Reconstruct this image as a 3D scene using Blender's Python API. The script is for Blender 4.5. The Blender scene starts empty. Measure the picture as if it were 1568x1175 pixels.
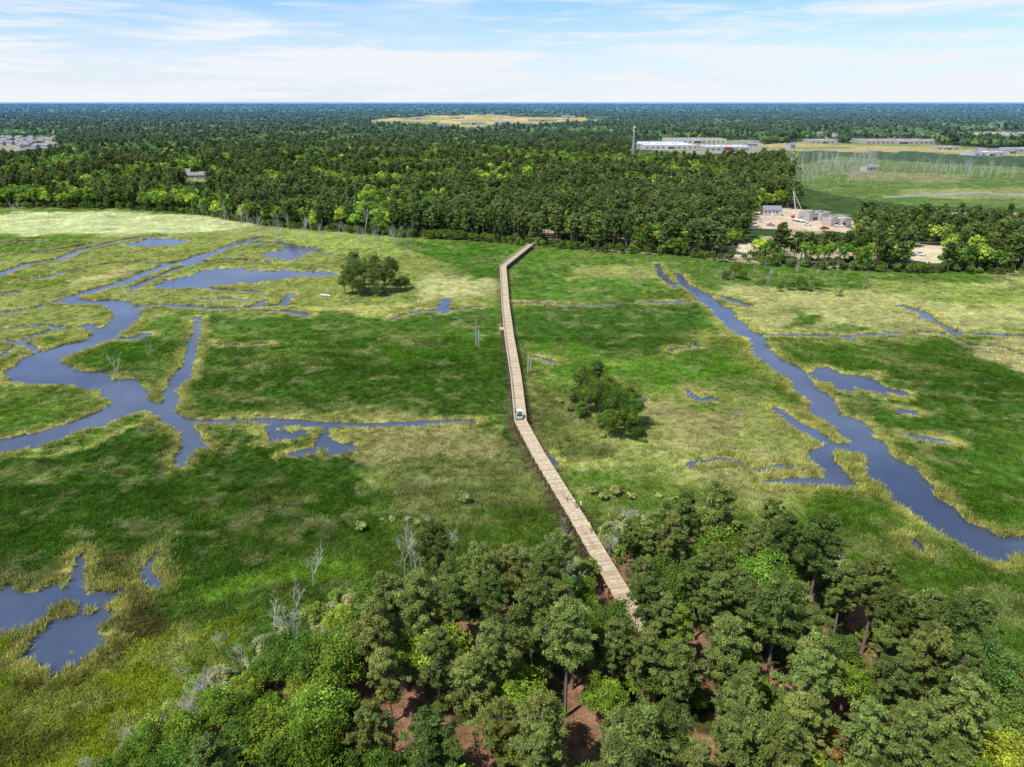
import bpy, math, random, time
import numpy as np
from mathutils import Vector
T0=time.time()
rnd=random.Random(7); RG=np.random.default_rng(11)
H=75.0; P=math.radians(21.72); F=1088.0
cp,sp=math.cos(P),math.sin(P)
# ---- survey rectification: photo point -> place on the ground (metres) -------------
def G(px,py,z=0.0):
    u=(px-784)/F; v=(587.5-py)/F
    s=(H-z)/(sp-v*cp)
    return (u*s,(cp+v*sp)*s)
def GP(pts,z=0.0): return np.array([G(a,b,z) for a,b in pts])
def proj(X,Y,Z):
    d=Y*cp-(Z-H)*sp; up=Y*sp+(Z-H)*cp
    d=np.maximum(d,1e-3)
    return 784+F*X/d, 587.5-F*up/d, d
def lin(c): 
    c=c/255.0
    return c/12.92 if c<=0.04045 else ((c+0.055)/1.055)**2.4
def C(r,g,b,k=.90): return np.array([lin(r)*k,lin(g)*k,lin(b)*k])
def h2(xi,yi,seed):
    h=(xi.astype(np.int64)*374761393+yi.astype(np.int64)*668265263+seed*974634777).astype(np.uint64)
    h&=np.uint64(0xffffffff); h=((h^(h>>np.uint64(13)))*np.uint64(1274126177))&np.uint64(0xffffffff)
    h^=h>>np.uint64(16)
    return (h&np.uint64(0xffffff)).astype(np.float64)/16777216.0
def vn(x,y,seed):
    xi=np.floor(x); yi=np.floor(y); fx=x-xi; fy=y-yi
    fx=fx*fx*(3-2*fx); fy=fy*fy*(3-2*fy)
    a=h2(xi,yi,seed);b=h2(xi+1,yi,seed);c=h2(xi,yi+1,seed);d=h2(xi+1,yi+1,seed)
    return (a*(1-fx)+b*fx)*(1-fy)+(c*(1-fx)+d*fx)*fy
def fbm(x,y,seed,o=3):
    s=0;a=.5;t=0
    for i in range(o):
        s=s+a*vn(x*2**i,y*2**i,seed+i*17); t+=a; a*=.5
    return s/t
def inpoly(X,Y,poly):
    r=np.zeros(X.shape,bool)
    m=(X>=poly[:,0].min())&(X<=poly[:,0].max())&(Y>=poly[:,1].min())&(Y<=poly[:,1].max())
    if not m.any(): return r
    x=X[m];y=Y[m];ins=np.zeros(x.shape,bool);n=len(poly)
    for i in range(n):
        x1,y1=poly[i];x2,y2=poly[(i+1)%n]
        if y1==y2: continue
        c=((y1>y)!=(y2>y))&(x<(x2-x1)*(y-y1)/(y2-y1)+x1)
        ins^=c
    r[m]=ins
    return r
def segd(x,y,a,b):
    dx,dy=b[0]-a[0],b[1]-a[1]; L=dx*dx+dy*dy+1e-9
    t=np.clip(((x-a[0])*dx+(y-a[1])*dy)/L,0,1)
    return np.hypot(x-a[0]-t*dx,y-a[1]-t*dy),t
def sstep(a,b,x):
    t=np.clip((x-a)/(b-a),0,1); return t*t*(3-2*t)
# ---------------- creeks (centre line, width in metres) and ponds -------------------
creeks=[
 ([(-60,692,9),(0,683,9),(50,676,9),(90,661,8),(140,648,8),(180,630,9),(200,610,9),(180,592,9),(130,583,10),(80,577,14),(52,565,13),(62,550,13),(100,538,11),(148,523,10),(172,508,9),(190,490,9),(194,476,9),(170,465,7),(120,463,6),(97,459,6),(130,449,6),(180,437,6),(222,420,6),(255,408,6),(300,395,5),(345,381,5),(400,363,4)]),
 ([(203,608,6),(230,627,3.5),(262,640,4)]),
 ([(255,645,4),(258,600,3.8),(285,572,3.2),(291,542,2.8),(300,515,2.2),(306,487,1.5)]),
 ([(262,640,4),(285,663,3.5),(297,685,3.2),(284,700,2.5),(278,712,1.2)]),([(285,663,2),(270,650,3)]),([(297,685,2),(318,688,1.2)]),
 ([(194,472,4),(240,468,2.5),(320,474,3),(390,471,4),(405,462,3)]),([(390,471,3),(432,468,4),(445,452,2)]),
 ([(390,476,2.5),(440,478,4),(468,483,2.5)]),
 ([(0,421,5),(40,406,5),(90,398,4.5),(130,382,4),(190,368,4),(250,360,3)]),
 ([(205,440,3),(280,410,3),(352,380,3)]),
 ([(-20,452,3),(28,448,4)]),([(-10,373,5),(60,370,4)]),
 ([(150,520,3),(205,520,3),(225,513,3)]),([(130,500,2),(170,515,3)]),
 ([(0,548,1.5),(40,520,1.5),(80,505,1.5),(150,500,1.5)]),
 ([(100,417,2),(150,407,2.5),(200,402,2.5),(232,398,2)]),([(95,458,2),(60,470,2),(20,478,2),(-30,480,2)]),
 ([(230,405,2.5),(300,404,3.5),(345,398,3.5),(410,402,2.5)]),([(430,374,3),(470,384,4),(505,389,2)]),
 ([(60,540,2),(38,526,1.6),(-30,520,1.6)]),([(300,520,1.0),(340,530,.8),(420,528,.6)]),
 ([(0,392,2),(50,388,2.5),(110,380,2),(150,372,2)]),([(0,505,1.5),(50,498,1.5),(95,500,1.2)]),
 ([(255,430,2),(290,438,3),(335,445,2.5),(400,447,2)]),([(30,430,1.5),(70,425,2),(100,417,2)]),([(300,460,1.5),(350,458,2),(385,462,1.5)]),
 ([(262,640,1.8),(300,648,1.5),(330,648,1.5),(400,645,1.8),(470,649,1.6),(540,652,2.0),(640,651,1.7),(725,648,1.2)]),
 ([(676,478,2.5),(685,460,3.5)]),
 ([(600,488,.5),(640,478,.9),(676,476,1.4),(740,470,.8)]),
 ([(790,465,.6),(900,467,.8),(1000,465,.8),(1068,461,1.1)]),
 ([(1035,440,1.5),(1015,425,1.5),(1008,405,1)]),
 ([(1035,420,1.5),(1050,437,3),(1066,448,4.5),(1078,460,5.5),(1098,472,6.5),(1112,487,6.5),(1126,494,6),(1142,512,6.5),(1160,521,6),(1168,540,6.5),(1186,554,6),(1206,565,7),(1224,582,6.5),(1235,600,7),(1257,613,7),(1272,635,7),(1298,650,8),(1311,672,8.2),(1333,684,8.2),(1352,706,8),(1368,728,8.8),(1390,745,8.2),(1405,770,8),(1430,786,8.5),(1452,807,7.5),(1484,820,8.3),(1518,838,7.3),(1552,842,6.8),(1660,846,8)]),
 ([(1192,628,2),(1215,645,2),(1243,666,3),(1268,684,4.5),(1300,688,6)]),
 ([(1268,686,4),(1252,696,4),(1262,712,4),(1285,730,4.5),(1300,741,2.5)]),
 ([(1175,742,1.1),(1240,739,1.8),(1300,741,2.5)]),
 ([(1060,713,.8),(1095,704,1.2),(1125,708,.9),(1160,722,.5),(1205,715,.5)]),
 ([(1175,513,1.4),(1230,514,1.6),(1290,516,2.0),(1370,511,1.4),(1480,511,1.4),(1600,518,1.8)]),
 ([(1450,515,1.4),(1480,528,1.4),(1525,531,1.4),(1568,545,1.4)]),([(1290,516,2),(1305,522,1.5)]),([(1430,494,1.2),(1455,505,1.2),(1470,512,1.2)]),
 ([(1380,470,3),(1410,480,4),(1432,494,2)]),([(1100,455,2),(1140,468,3)]),([(1300,650,2),(1285,640,1.5)]),([(1480,822,2),(1500,812,1.5)]),
 ([(1390,668,1.4),(1420,671,2),(1452,678,1.1)]),([(1378,630,2),(1395,632,1.6)]),
 ([(1030,538,1.4),(1065,531,1.4)]),([(1052,598,1),(1065,613,1.6),(1090,612,.9)]),
 ([(925,583,1.6),(942,597,1.9),(985,612,1.6)]),([(822,549,2),(846,555,2)]),
 ([(120,855,1.3),(118,880,1.6),(112,908,1.9)]),([(100,883,.9),(122,882,1.1)]),
 ([(240,850,.6),(228,875,.7),(240,897,.8)]),
 ([(840,700,1.1),(850,712,1.3)]),([(1398,830,.8),(1410,848,.6)]),
 ([(1360,302,1.5),(1440,298,2.5),(1500,295,2.5),(1600,302,2.5)]),
 ([(362,372,5),(425,373,5)]),
]
ponds=[
 [(240,437),(300,421),(332,410),(400,415),(500,416),(522,422),(450,425),(400,432),(340,437),(300,441),(250,443)],
 [(400,392),(440,380),(484,378),(478,388),(440,399)],
 [(192,376),(225,366),(292,367),(280,373),(230,379)],
 [(388,661),(420,654),(452,665),(412,676)],
 [(453,690),(480,687),(484,668),(497,656),(509,678),(526,691),(495,695)],
 [(1244,566),(1264,566),(1300,575),(1344,577),(1348,590),(1385,601),(1370,609),(1320,601),(1280,594),(1256,585)],
 [(-40,912),(40,905),(90,911),(130,905),(180,903),(205,897),(190,911),(150,924),(110,930),(60,935),(40,950),(15,968),(-40,975)],
 [(58,975),(80,946),(120,935),(172,942),(150,960),(166,985),(125,1000),(105,985),(90,1006),(40,1003)],
 [(80,1010),(110,1004),(128,1012),(100,1025)],
]
creekW=[]
for cr in creeks:
    p=GP([(a,b) for a,b,c in cr]); w=[c*(1.0)+.65+min(2.0,max(0,(q[1]-190)/100.)*.8) for (a,b,c),q in zip(cr,p)]; creekW.append((p,w))
pondW=[GP(p) for p in ponds]
def water_sd(X,Y):
    sd=np.full(X.shape,30.0)
    wx=X+3.0*(fbm(X/9,Y/9,3)-.5); wy=Y+3.0*(fbm(X/9,Y/9,5)-.5)
    for pts,w in creekW:
        wm=max(w)/2+22
        m=(X>pts[:,0].min()-wm)&(X<pts[:,0].max()+wm)&(Y>pts[:,1].min()-wm)&(Y<pts[:,1].max()+wm)
        if not m.any(): continue
        x=wx[m];y=wy[m];best=sd[m]
        for i in range(len(pts)-1):
            d,t=segd(x,y,pts[i],pts[i+1])
            ww=(w[i]*(1-t)+w[i+1]*t)/2
            best=np.minimum(best,d-ww+np.minimum(ww*.4,1.5)*2*(vn(x/6,y/6,8)-.5))
        sd[m]=best
    for poly in pondW:
        wm=22
        m=(X>poly[:,0].min()-wm)&(X<poly[:,0].max()+wm)&(Y>poly[:,1].min()-wm)&(Y<poly[:,1].max()+wm)
        if not m.any(): continue
        x=wx[m];y=wy[m];dd=np.full(x.shape,99.)
        for i in range(len(poly)):
            d,t=segd(x,y,poly[i],poly[(i+1)%len(poly)]); dd=np.minimum(dd,d)
        ins=inpoly(x,y,poly); dd=np.where(ins,-dd,dd)
        dd=dd+ (fbm(x/4,y/4,9)-.5)*7.5-.3
        sd[m]=np.minimum(sd[m],dd)
    return sd+(fbm(X/2.2,Y/2.2,21,2)-.5)*.8
# ---------------- vegetation zones, some with cloud shadow in the colour ---------------------------------------------------
pale=C(186,194,136,1.0); tan=C(168,164,112)
zones=[
 ([(-200,300),(1800,300),(1800,420),(-200,420)],C(94,120,44)),
 ([(-200,356),(400,343),(560,356),(650,395),(720,420),(758,440),(760,462),(700,468),(600,490),(540,492),(400,486),(250,480),(190,520),(-200,530)],C(138,148,74)),
 ([(-200,338),(60,326),(180,323),(290,330),(400,345),(360,354),(200,358),(-200,360)],pale),
 ([(430,352),(560,360),(690,368),(640,392),(540,400),(440,372)],C(148,164,80)),
 ([(-200,362),(140,362),(60,392),(-200,410)],C(98,126,46)),
 ([(60,440),(140,425),(200,410),(190,425),(100,445)],C(184,176,118)),
 ([(-200,425),(120,418),(100,445),(-200,442)],C(112,128,50)),
 ([(640,430),(740,420),(765,440),(760,455),(690,462),(640,470)],C(178,176,120)),
 ([(470,470),(640,466),(560,488),(430,484)],C(174,176,102)),
 ([(200,450),(380,442),(480,450),(460,462),(250,464)],C(136,144,76)),
 ([(600,366),(800,374),(768,402),(757,432),(690,422),(640,392)],C(78,118,34)),
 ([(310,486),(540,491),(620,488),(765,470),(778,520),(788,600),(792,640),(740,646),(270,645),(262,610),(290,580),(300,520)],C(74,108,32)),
 ([(300,560),(520,548),(700,560),(786,590),(788,640),(500,648),(270,645)],C(65,96,29)),  # dark rush band, cloud shadow painted into its green
 ([(-200,560),(-10,545),(30,590),(150,606),(150,628),(-200,670)],C(86,116,37)),
 ([(100,545),(160,530),(200,520),(290,500),(285,560),(245,600),(200,590),(110,572)],C(74,108,33)),
 ([(780,385),(1000,392),(1060,410),(1000,440),(780,462)],C(88,124,42)),
 ([(860,412),(930,405),(1000,402),(1010,425),(880,428)],C(148,152,84)),
 ([(780,468),(1060,466),(1120,500),(1150,540),(1060,530),(1000,545),(860,530),(785,540)],C(70,102,33)),
 ([(800,535),(900,530),(1000,545),(1120,550),(1190,590),(1200,612),(1060,614),(960,606),(860,570)],C(92,130,40)),
 ([(1050,520),(1150,512),(1190,575),(1215,612),(1150,580),(1110,545)],C(118,132,56)),
 ([(800,575),(870,600),(960,612),(1040,617),(1190,614),(1250,690),(1238,735),(1225,775),(1100,768),(1000,762),(900,745),(850,700),(800,650)],C(146,154,84)),
 ([(1080,690),(1240,690),(1225,740),(1120,752),(1060,730)],C(162,162,106)),
 ([(990,620),(1120,625),(1100,680),(990,690)],C(154,152,98)),
 ([(800,575),(860,600),(880,640),(940,690),(900,745),(850,700),(798,650)],C(114,120,64)),
 ([(290,650),(430,647),(740,647),(790,662),(830,720),(858,775),(800,772),(700,765),(600,745),(540,715),(500,700),(400,692),(330,680)],C(138,142,78)),
 ([(520,650),(760,650),(800,690),(700,705),(600,720),(540,690)],C(150,146,94)),
 ([(600,705),(790,690),(850,765),(720,790),(600,770)],C(108,116,64)),
 ([(-200,695),(80,690),(200,650),(270,690),(400,692),(520,708),(560,745),(570,800),(480,850),(300,870),(100,880),(-200,910)],C(63,93,29)),  # dark rush at lower left; its colour also carries a cloud shadow
 ([(80,690),(150,665),(220,632),(245,640),(200,655),(120,688)],C(162,166,88)),
 ([(450,830),(600,790),(860,790),(870,850),(600,860),(480,900),(330,980),(200,1000),(160,900),(330,870)],C(84,108,40)),
 ([(330,880),(420,850),(520,850),(440,890),(330,900)],C(110,144,46)),
 ([(-200,900),(200,890),(240,960),(200,1020),(-200,1060)],C(94,92,50)),
 ([(-200,1020),(260,960),(330,960),(250,1100),(120,1250),(-200,1300)],C(122,136,38)),
 ([(-200,1030),(100,1030),(120,1110),(-200,1160)],C(90,98,42)),
 ([(1060,395),(1400,415),(1700,420),(1700,440),(1250,440),(1100,430)],C(86,118,40)),
 ([(1120,432),(1260,452),(1700,418),(1700,520),(1450,508),(1290,512),(1180,510),(1130,490),(1090,455)],C(172,172,110)),
 ([(1187,482),(1215,480),(1262,492),(1255,505),(1200,503)],C(80,112,37)),
 ([(1320,430),(1450,440),(1700,430),(1700,460),(1480,465),(1330,450)],C(138,152,76)),
 ([(1178,516),(1450,515),(1540,550),(1700,560),(1700,830),(1500,812),(1440,765),(1350,685),(1250,585)],C(72,104,32)),
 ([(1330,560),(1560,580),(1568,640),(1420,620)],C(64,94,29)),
 ([(1450,522),(1570,518),(1700,540),(1700,575),(1560,568),(1490,552)],C(178,172,124)),
 ([(1225,745),(1300,745),(1370,750),(1430,830),(1568,860),(1700,870),(1700,1000),(1480,905),(1390,850),(1280,825),(1225,790)],C(82,110,36)),
 ([(1280,695),(1310,692),(1370,760),(1320,770),(1290,740)],C(128,136,64)),
 ([(1195,627),(1235,625),(1292,668),(1285,676),(1250,660)],C(128,136,64)),
 ([(1190,258),(1290,240),(1420,250),(1700,262),(1700,322),(1400,316),(1290,302),(1230,288)],C(92,118,56)),
 ([(1370,290),(1700,288),(1700,305),(1380,304)],C(138,142,88)),
 ([(1300,262),(1480,268),(1470,280),(1300,276)],C(132,132,92)),
]
clear=[
 ([(550,187),(575,184),(598,181),(640,180),(655,177),(760,176),(790,179),(900,180),(905,183),(935,186),(860,187),(850,190),(760,189),(755,194),(700,196),(690,191),(600,189)],C(186,166,116,.95)),
 ([(968,216),(1160,215),(1175,224),(1165,234),(1060,236),(975,228)],C(150,146,132)),
 ([(1165,222),(1230,218),(1300,220),(1440,222),(1568,230),(1700,234),(1700,243),(1480,238),(1400,232),(1300,233),(1180,231)],C(172,158,108)),
 ([(1140,350),(1160,318),(1240,322),(1312,340),(1314,358),(1220,352)],C(208,188,156)),
 ([(-60,216),(60,209),(92,214),(80,226),(20,232),(-60,236)],C(150,150,120)),
 ([(272,275),(285,267),(322,268),(326,278),(290,281)],C(150,155,90)),
 ([(1390,402),(1404,376),(1446,378),(1450,404)],C(205,190,158,1.1)),
 ([(1120,396),(1126,376),(1150,372),(1154,394)],C(200,186,156,1.1)),
 ([(1300,213),(1430,213),(1432,222),(1305,223)],C(160,150,130)),
 ([(1470,203),(1568,202),(1700,206),(1700,209),(1540,209),(1480,206)],C(176,164,118)),
 ([(1215,208),(1280,207),(1290,210),(1225,211)],C(176,164,118)),
]
farmarsh=GP(zones[-3][0])
fedge_px=np.array([-400,0,60,180,300,400,440,520,600,700,780,830,900,1000,1050,1100,1200,1300,1400,1568,2000])
fedge_py=np.array([318,318,318,320,328,345,349,355,362,367,373,378,385,390,392,400,408,414,418,420,424])
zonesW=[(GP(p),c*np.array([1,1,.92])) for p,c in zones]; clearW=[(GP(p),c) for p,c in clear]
nfe=[(20,1260),(90,1180),(165,1110),(262,1030),(370,965),(455,905),(550,872),(640,852),(740,838),(850,832),(900,805),(960,762),(1040,742),(1110,746),(1200,792),(1300,820),(1390,850),(1470,910),(1568,965),(1720,1040)]
nfpoly=np.vstack([GP(nfe,10.0),[[190,10],[-80,10],[-80,38]]])
bw_px=[(813,374),(770,408),(774,470),(780,520),(790,580),(797,645),(822,692),(885,795),(958,920),(1002,992)]
BW=GP(bw_px,2.2)
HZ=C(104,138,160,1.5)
def haze(col,d,k=1.0):  # aerial haze painted into base colour by distance, no real air
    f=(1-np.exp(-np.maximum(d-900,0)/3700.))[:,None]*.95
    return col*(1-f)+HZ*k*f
def forestmask(X,Y):
    px,py,_=proj(X,Y,0*X)
    return (Y>250)&(py<np.interp(px,fedge_px,fedge_py))
def ground_col(X,Y,sd):
    n=len(X); col=np.tile(C(92,120,43),(n,1))
    a=fbm(X/26,Y/26,31,4); b=fbm(X/7,Y/7,41,3); c=fbm(X/1.5,Y/1.5,51,3)
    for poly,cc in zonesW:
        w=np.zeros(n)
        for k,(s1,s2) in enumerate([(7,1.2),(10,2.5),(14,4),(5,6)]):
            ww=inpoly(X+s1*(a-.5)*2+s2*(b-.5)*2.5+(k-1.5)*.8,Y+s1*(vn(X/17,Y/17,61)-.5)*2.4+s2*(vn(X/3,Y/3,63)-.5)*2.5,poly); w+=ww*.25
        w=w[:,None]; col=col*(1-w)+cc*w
    m=sstep(.56,.7,fbm(X/15+9,Y/9,71,5))[:,None]*.26; col=col*(1-m)+C(152,152,86)*m
    m=sstep(.56,.68,fbm(X/14+3,Y/8,81,5))[:,None]*.28; col=col*(1-m)+C(68,96,31)*m
    m=sstep(.62,.68,fbm(X/5+3,Y/4,83,4))[:,None]*.3; col=col*(1-m)+C(164,158,108)*m
    bank=(sstep(4.4,1.4,sd)*np.clip(fbm(X/12,Y/12,91)*2.4-.15,0,1))[:,None]*.95
    col=col*(1-bank)+C(166,164,90)*bank
    mud=sstep(.6,-.1,sd)[:,None]; col=col*(1-mud)+C(62,56,40,.8)*mud
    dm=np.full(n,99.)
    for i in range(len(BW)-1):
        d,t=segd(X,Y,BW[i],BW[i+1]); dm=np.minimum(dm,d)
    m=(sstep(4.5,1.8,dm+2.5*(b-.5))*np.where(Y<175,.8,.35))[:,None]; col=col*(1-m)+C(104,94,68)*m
    ff=forestmask(X,Y); fm=inpoly(X,Y,farmarsh)
    f=(ff&~fm)[:,None]; fl=C(64,84,38)*(.7+.6*b[:,None])
    sandy=(sstep(.48,.6,fbm(X/22,Y/22,101))*(Y<520)*(X>-10))[:,None]; fl=fl*(1-sandy)+C(176,160,126)*sandy
    col=np.where(f,fl,col)
    nf=inpoly(X+5*(a-.5),Y+5*(b-.5),nfpoly)[:,None]
    fl=C(168,128,98)*(1.1-b[:,None]*.5); g=sstep(.52,.66,fbm(X/5,Y/5,111))[:,None]; fl=fl*(1-g)+C(80,86,44)*g
    sp_=inpoly(X,Y,GP([(1500,950),(1568,930),(1700,940),(1700,1030),(1530,1010)]))[:,None]
    fl=np.where(sp_,C(190,180,154),fl)
    col=np.where(nf,fl,col)
    var=(0.72+.56*b[:,None])*(.6+.8*c[:,None])*(.85+.3*a[:,None])
    col=haze(col*var,np.hypot(X,Y),.85)  # far ground gets the haze as colour
    stripe=sstep(.5,.62,fbm(X/160,Y/60,151,3))[:,None]
    for poly,cc in clearW:
        w=inpoly(X+5*(a-.5)+np.maximum(Y-400,0)*.03*(b-.5),Y+12*(b-.5)+np.maximum(Y-400,0)*.12*(a-.5),poly)[:,None]&ff[:,None]
        cc2=cc*(1-stripe)+C(128,140,84)*stripe if poly[:,1].mean()>900 else cc+0*stripe
        col=np.where(w,cc2*(.75+.5*b[:,None]),col)
    return col
# ---------------- materials ----------------------------------------------------------
def newmat(name):
    m=bpy.data.materials.new(name); m.use_nodes=True; nt=m.node_tree; nt.nodes.clear()
    o=nt.nodes.new('ShaderNodeOutputMaterial'); return m,nt,o
def pbr(name,col,rough=.8,var=.25,scale=2.0,bump=0.0,metal=0.0):
    m,nt,o=newmat(name); N=nt.nodes;L=nt.links
    b=N.new('ShaderNodeBsdfPrincipled'); b.inputs['Roughness'].default_value=rough; b.inputs['Metallic'].default_value=metal
    tc=N.new('ShaderNodeTexCoord'); nz=N.new('ShaderNodeTexNoise'); nz.inputs['Scale'].default_value=scale; nz.inputs['Detail'].default_value=5
    L.new(tc.outputs['Object'],nz.inputs['Vector'])
    mr=N.new('ShaderNodeMapRange'); mr.inputs['From Min'].default_value=.3; mr.inputs['From Max'].default_value=.7
    mr.inputs['To Min'].default_value=1-var; mr.inputs['To Max'].default_value=1+var
    L.new(nz.outputs['Fac'],mr.inputs['Value'])
    mx=N.new('ShaderNodeVectorMath'); mx.operation='SCALE'; mx.inputs[0].default_value=tuple(float(c) for c in col)
    L.new(mr.outputs['Result'],mx.inputs['Scale']); L.new(mx.outputs[0],b.inputs['Base Color'])
    if bump:
        bp=N.new('ShaderNodeBump'); bp.inputs['Strength'].default_value=bump; L.new(nz.outputs['Fac'],bp.inputs['Height']); L.new(bp.outputs[0],b.inputs['Normal'])
    L.new(b.outputs[0],o.inputs[0]); return m
def foliage(name,mode,trans=.25):
    m,nt,o=newmat(name); N=nt.nodes;L=nt.links
    a=N.new('ShaderNodeAttribute'); a.attribute_name='leafcol'
    if mode=='obj': t=N.new('ShaderNodeObjectInfo'); tout=t.outputs['Color']
    else:
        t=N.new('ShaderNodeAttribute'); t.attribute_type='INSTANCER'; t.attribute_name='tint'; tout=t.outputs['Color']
    mx=N.new('ShaderNodeVectorMath'); mx.operation='MULTIPLY'
    L.new(a.outputs['Color'],mx.inputs[0]); L.new(tout,mx.inputs[1])
    d=N.new('ShaderNodeBsdfDiffuse'); tr=N.new('ShaderNodeBsdfTranslucent'); ms=N.new('ShaderNodeMixShader'); ms.inputs[0].default_value=trans
    L.new(mx.outputs[0],d.inputs[0]); L.new(mx.outputs[0],tr.inputs[0]); L.new(d.outputs[0],ms.inputs[1]); L.new(tr.outputs[0],ms.inputs[2]); L.new(ms.outputs[0],o.inputs[0])
    return m
M_bark=pbr('bark',(.2,.155,.12),.9,.35,6); M_dead=pbr('dead_wood',(.50,.47,.41),.9,.3,5)
M_fobj=foliage('foliage','obj',.32); M_finst=foliage('foliage_mass','inst',.35)
M_wood=pbr('boardwalk_timber',C(210,192,158,.8),.85,.24,1.7); M_woodd=pbr('pile_timber',C(104,90,68,.75),.9,.3,3)
def ground_mat():
    m,nt,o=newmat('marsh_ground'); N=nt.nodes;L=nt.links
    a=N.new('ShaderNodeAttribute'); a.attribute_name='gcol'
    geo=N.new('ShaderNodeNewGeometry')
    b=N.new('ShaderNodeBsdfPrincipled'); b.inputs['Roughness'].default_value=.95; b.inputs['Specular IOR Level'].default_value=.1
    prev=a.outputs['Color']; hs=[]
    for sc,lo,hi,st in [(2.6,.66,1.34,(1,1,1)),(.55,.78,1.24,(1,1,1)),(.12,.85,1.15,(1,2.2,1))]:
        mp=N.new('ShaderNodeMapping'); mp.inputs['Scale'].default_value=st; L.new(geo.outputs['Position'],mp.inputs['Vector'])
        nz=N.new('ShaderNodeTexNoise'); nz.inputs['Scale'].default_value=sc; nz.inputs['Detail'].default_value=6; nz.inputs['Roughness'].default_value=.65; L.new(mp.outputs[0],nz.inputs['Vector'])
        mr=N.new('ShaderNodeMapRange'); mr.inputs['From Min'].default_value=.32; mr.inputs['From Max'].default_value=.68; mr.inputs['To Min'].default_value=lo; mr.inputs['To Max'].default_value=hi
        L.new(nz.outputs['Fac'],mr.inputs['Value'])
        s=N.new('ShaderNodeVectorMath'); s.operation='SCALE'; L.new(prev,s.inputs[0]); L.new(mr.outputs[0],s.inputs['Scale']); prev=s.outputs[0]; hs.append(nz.outputs['Fac'])
    L.new(prev,b.inputs['Base Color'])
    ad=N.new('ShaderNodeMath'); ad.operation='ADD'; L.new(hs[0],ad.inputs[0]); L.new(hs[1],ad.inputs[1])
    bp=N.new('ShaderNodeBump'); bp.inputs['Strength'].default_value=.8; bp.inputs['Distance'].default_value=.6; L.new(ad.outputs[0],bp.inputs['Height']); L.new(bp.outputs[0],b.inputs['Normal'])
    L.new(b.outputs[0],o.inputs[0]); return m
def water_mat():
    m,nt,o=newmat('water'); N=nt.nodes;L=nt.links
    b=N.new('ShaderNodeBsdfPrincipled'); b.inputs['Roughness'].default_value=.09; b.inputs['IOR'].default_value=1.5
    geo=N.new('ShaderNodeNewGeometry'); n0=N.new('ShaderNodeTexNoise'); n0.inputs['Scale'].default_value=.03; n0.inputs['Detail'].default_value=4; L.new(geo.outputs['Position'],n0.inputs['Vector'])
    cr=N.new('ShaderNodeValToRGB'); cr.color_ramp.elements[0].position=.35; cr.color_ramp.elements[0].color=(.040,.056,.092,1); cr.color_ramp.elements[1].position=.65; cr.color_ramp.elements[1].color=(.085,.112,.165,1)
    L.new(n0.outputs['Fac'],cr.inputs[0]); L.new(cr.outputs[0],b.inputs['Base Color'])
    nz=N.new('ShaderNodeTexNoise'); nz.inputs['Scale'].default_value=1.6; nz.inputs['Detail'].default_value=4; L.new(geo.outputs['Position'],nz.inputs['Vector'])
    bp=N.new('ShaderNodeBump'); bp.inputs['Strength'].default_value=.3; bp.inputs['Distance'].default_value=.12; L.new(nz.outputs['Fac'],bp.inputs['Height']); L.new(bp.outputs[0],b.inputs['Normal'])
    L.new(b.outputs[0],o.inputs[0]); return m
SC=bpy.context.scene.collection
def addobj(name,mesh,loc=(0,0,0),rz=0,scale=(1,1,1),coll=None):
    o=bpy.data.objects.new(name,mesh); (coll or SC).objects.link(o); o.location=loc; o.rotation_euler=(0,0,rz); o.scale=scale; return o
# ---------------- ground sheet -------------------------------------------------------
ang=np.concatenate([np.linspace(66,52,60,endpoint=False),np.linspace(52,10,500,endpoint=False),np.linspace(10,.45,170,endpoint=False),np.linspace(.45,.12,12)])
ys=np.concatenate([[-400,-150,-50,0,18],H/np.tan(np.radians(ang))])
ts=np.concatenate([[-3,-2.2,-1.6,-1.25,-1.05,-.95],np.linspace(-.88,.88,960),[.95,1.05,1.25,1.6,2.2,3]])
YY,TT=np.meshgrid(ys,ts,indexing='ij'); XX=TT*(np.maximum(YY,25)+20)
X=XX.ravel();Y=YY.ravel()
sd=water_sd(X,Y)
Z=-.75+1.0*sstep(-.5,.8,sd)+.22*(fbm(X/3,Y/3,33)-.5)*sstep(0,3,sd)
Z=np.where((sd>1.0),np.maximum(Z,.15),Z)
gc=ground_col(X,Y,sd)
nr,nc=XX.shape
me=bpy.data.meshes.new('ground'); nV=nr*nc
me.vertices.add(nV); me.vertices.foreach_set('co',np.column_stack([X,Y,Z]).astype(np.float32).ravel())
idx=np.arange(nV).reshape(nr,nc); q=np.stack([idx[:-1,:-1],idx[:-1,1:],idx[1:,1:],idx[1:,:-1]],-1).reshape(-1,4)
nq=len(q); me.loops.add(nq*4); me.loops.foreach_set('vertex_index',q.ravel().astype(np.int32))
me.polygons.add(nq); me.polygons.foreach_set('loop_start',(np.arange(nq)*4).astype(np.int32)); me.polygons.foreach_set('loop_total',np.full(nq,4,np.int32))
me.update(calc_edges=True)
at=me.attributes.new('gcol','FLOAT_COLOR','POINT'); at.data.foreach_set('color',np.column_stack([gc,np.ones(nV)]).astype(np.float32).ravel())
me.polygons.foreach_set('use_smooth',np.ones(nq,bool))
me.materials.append(ground_mat()); addobj('ground',me)
wm=bpy.data.meshes.new('water'); wm.from_pydata([(-1000,20,0),(1000,20,0),(1000,900,0),(-1000,900,0)],[],[(0,1,2,3)]); wm.materials.append(water_mat()); addobj('water',wm)
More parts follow.
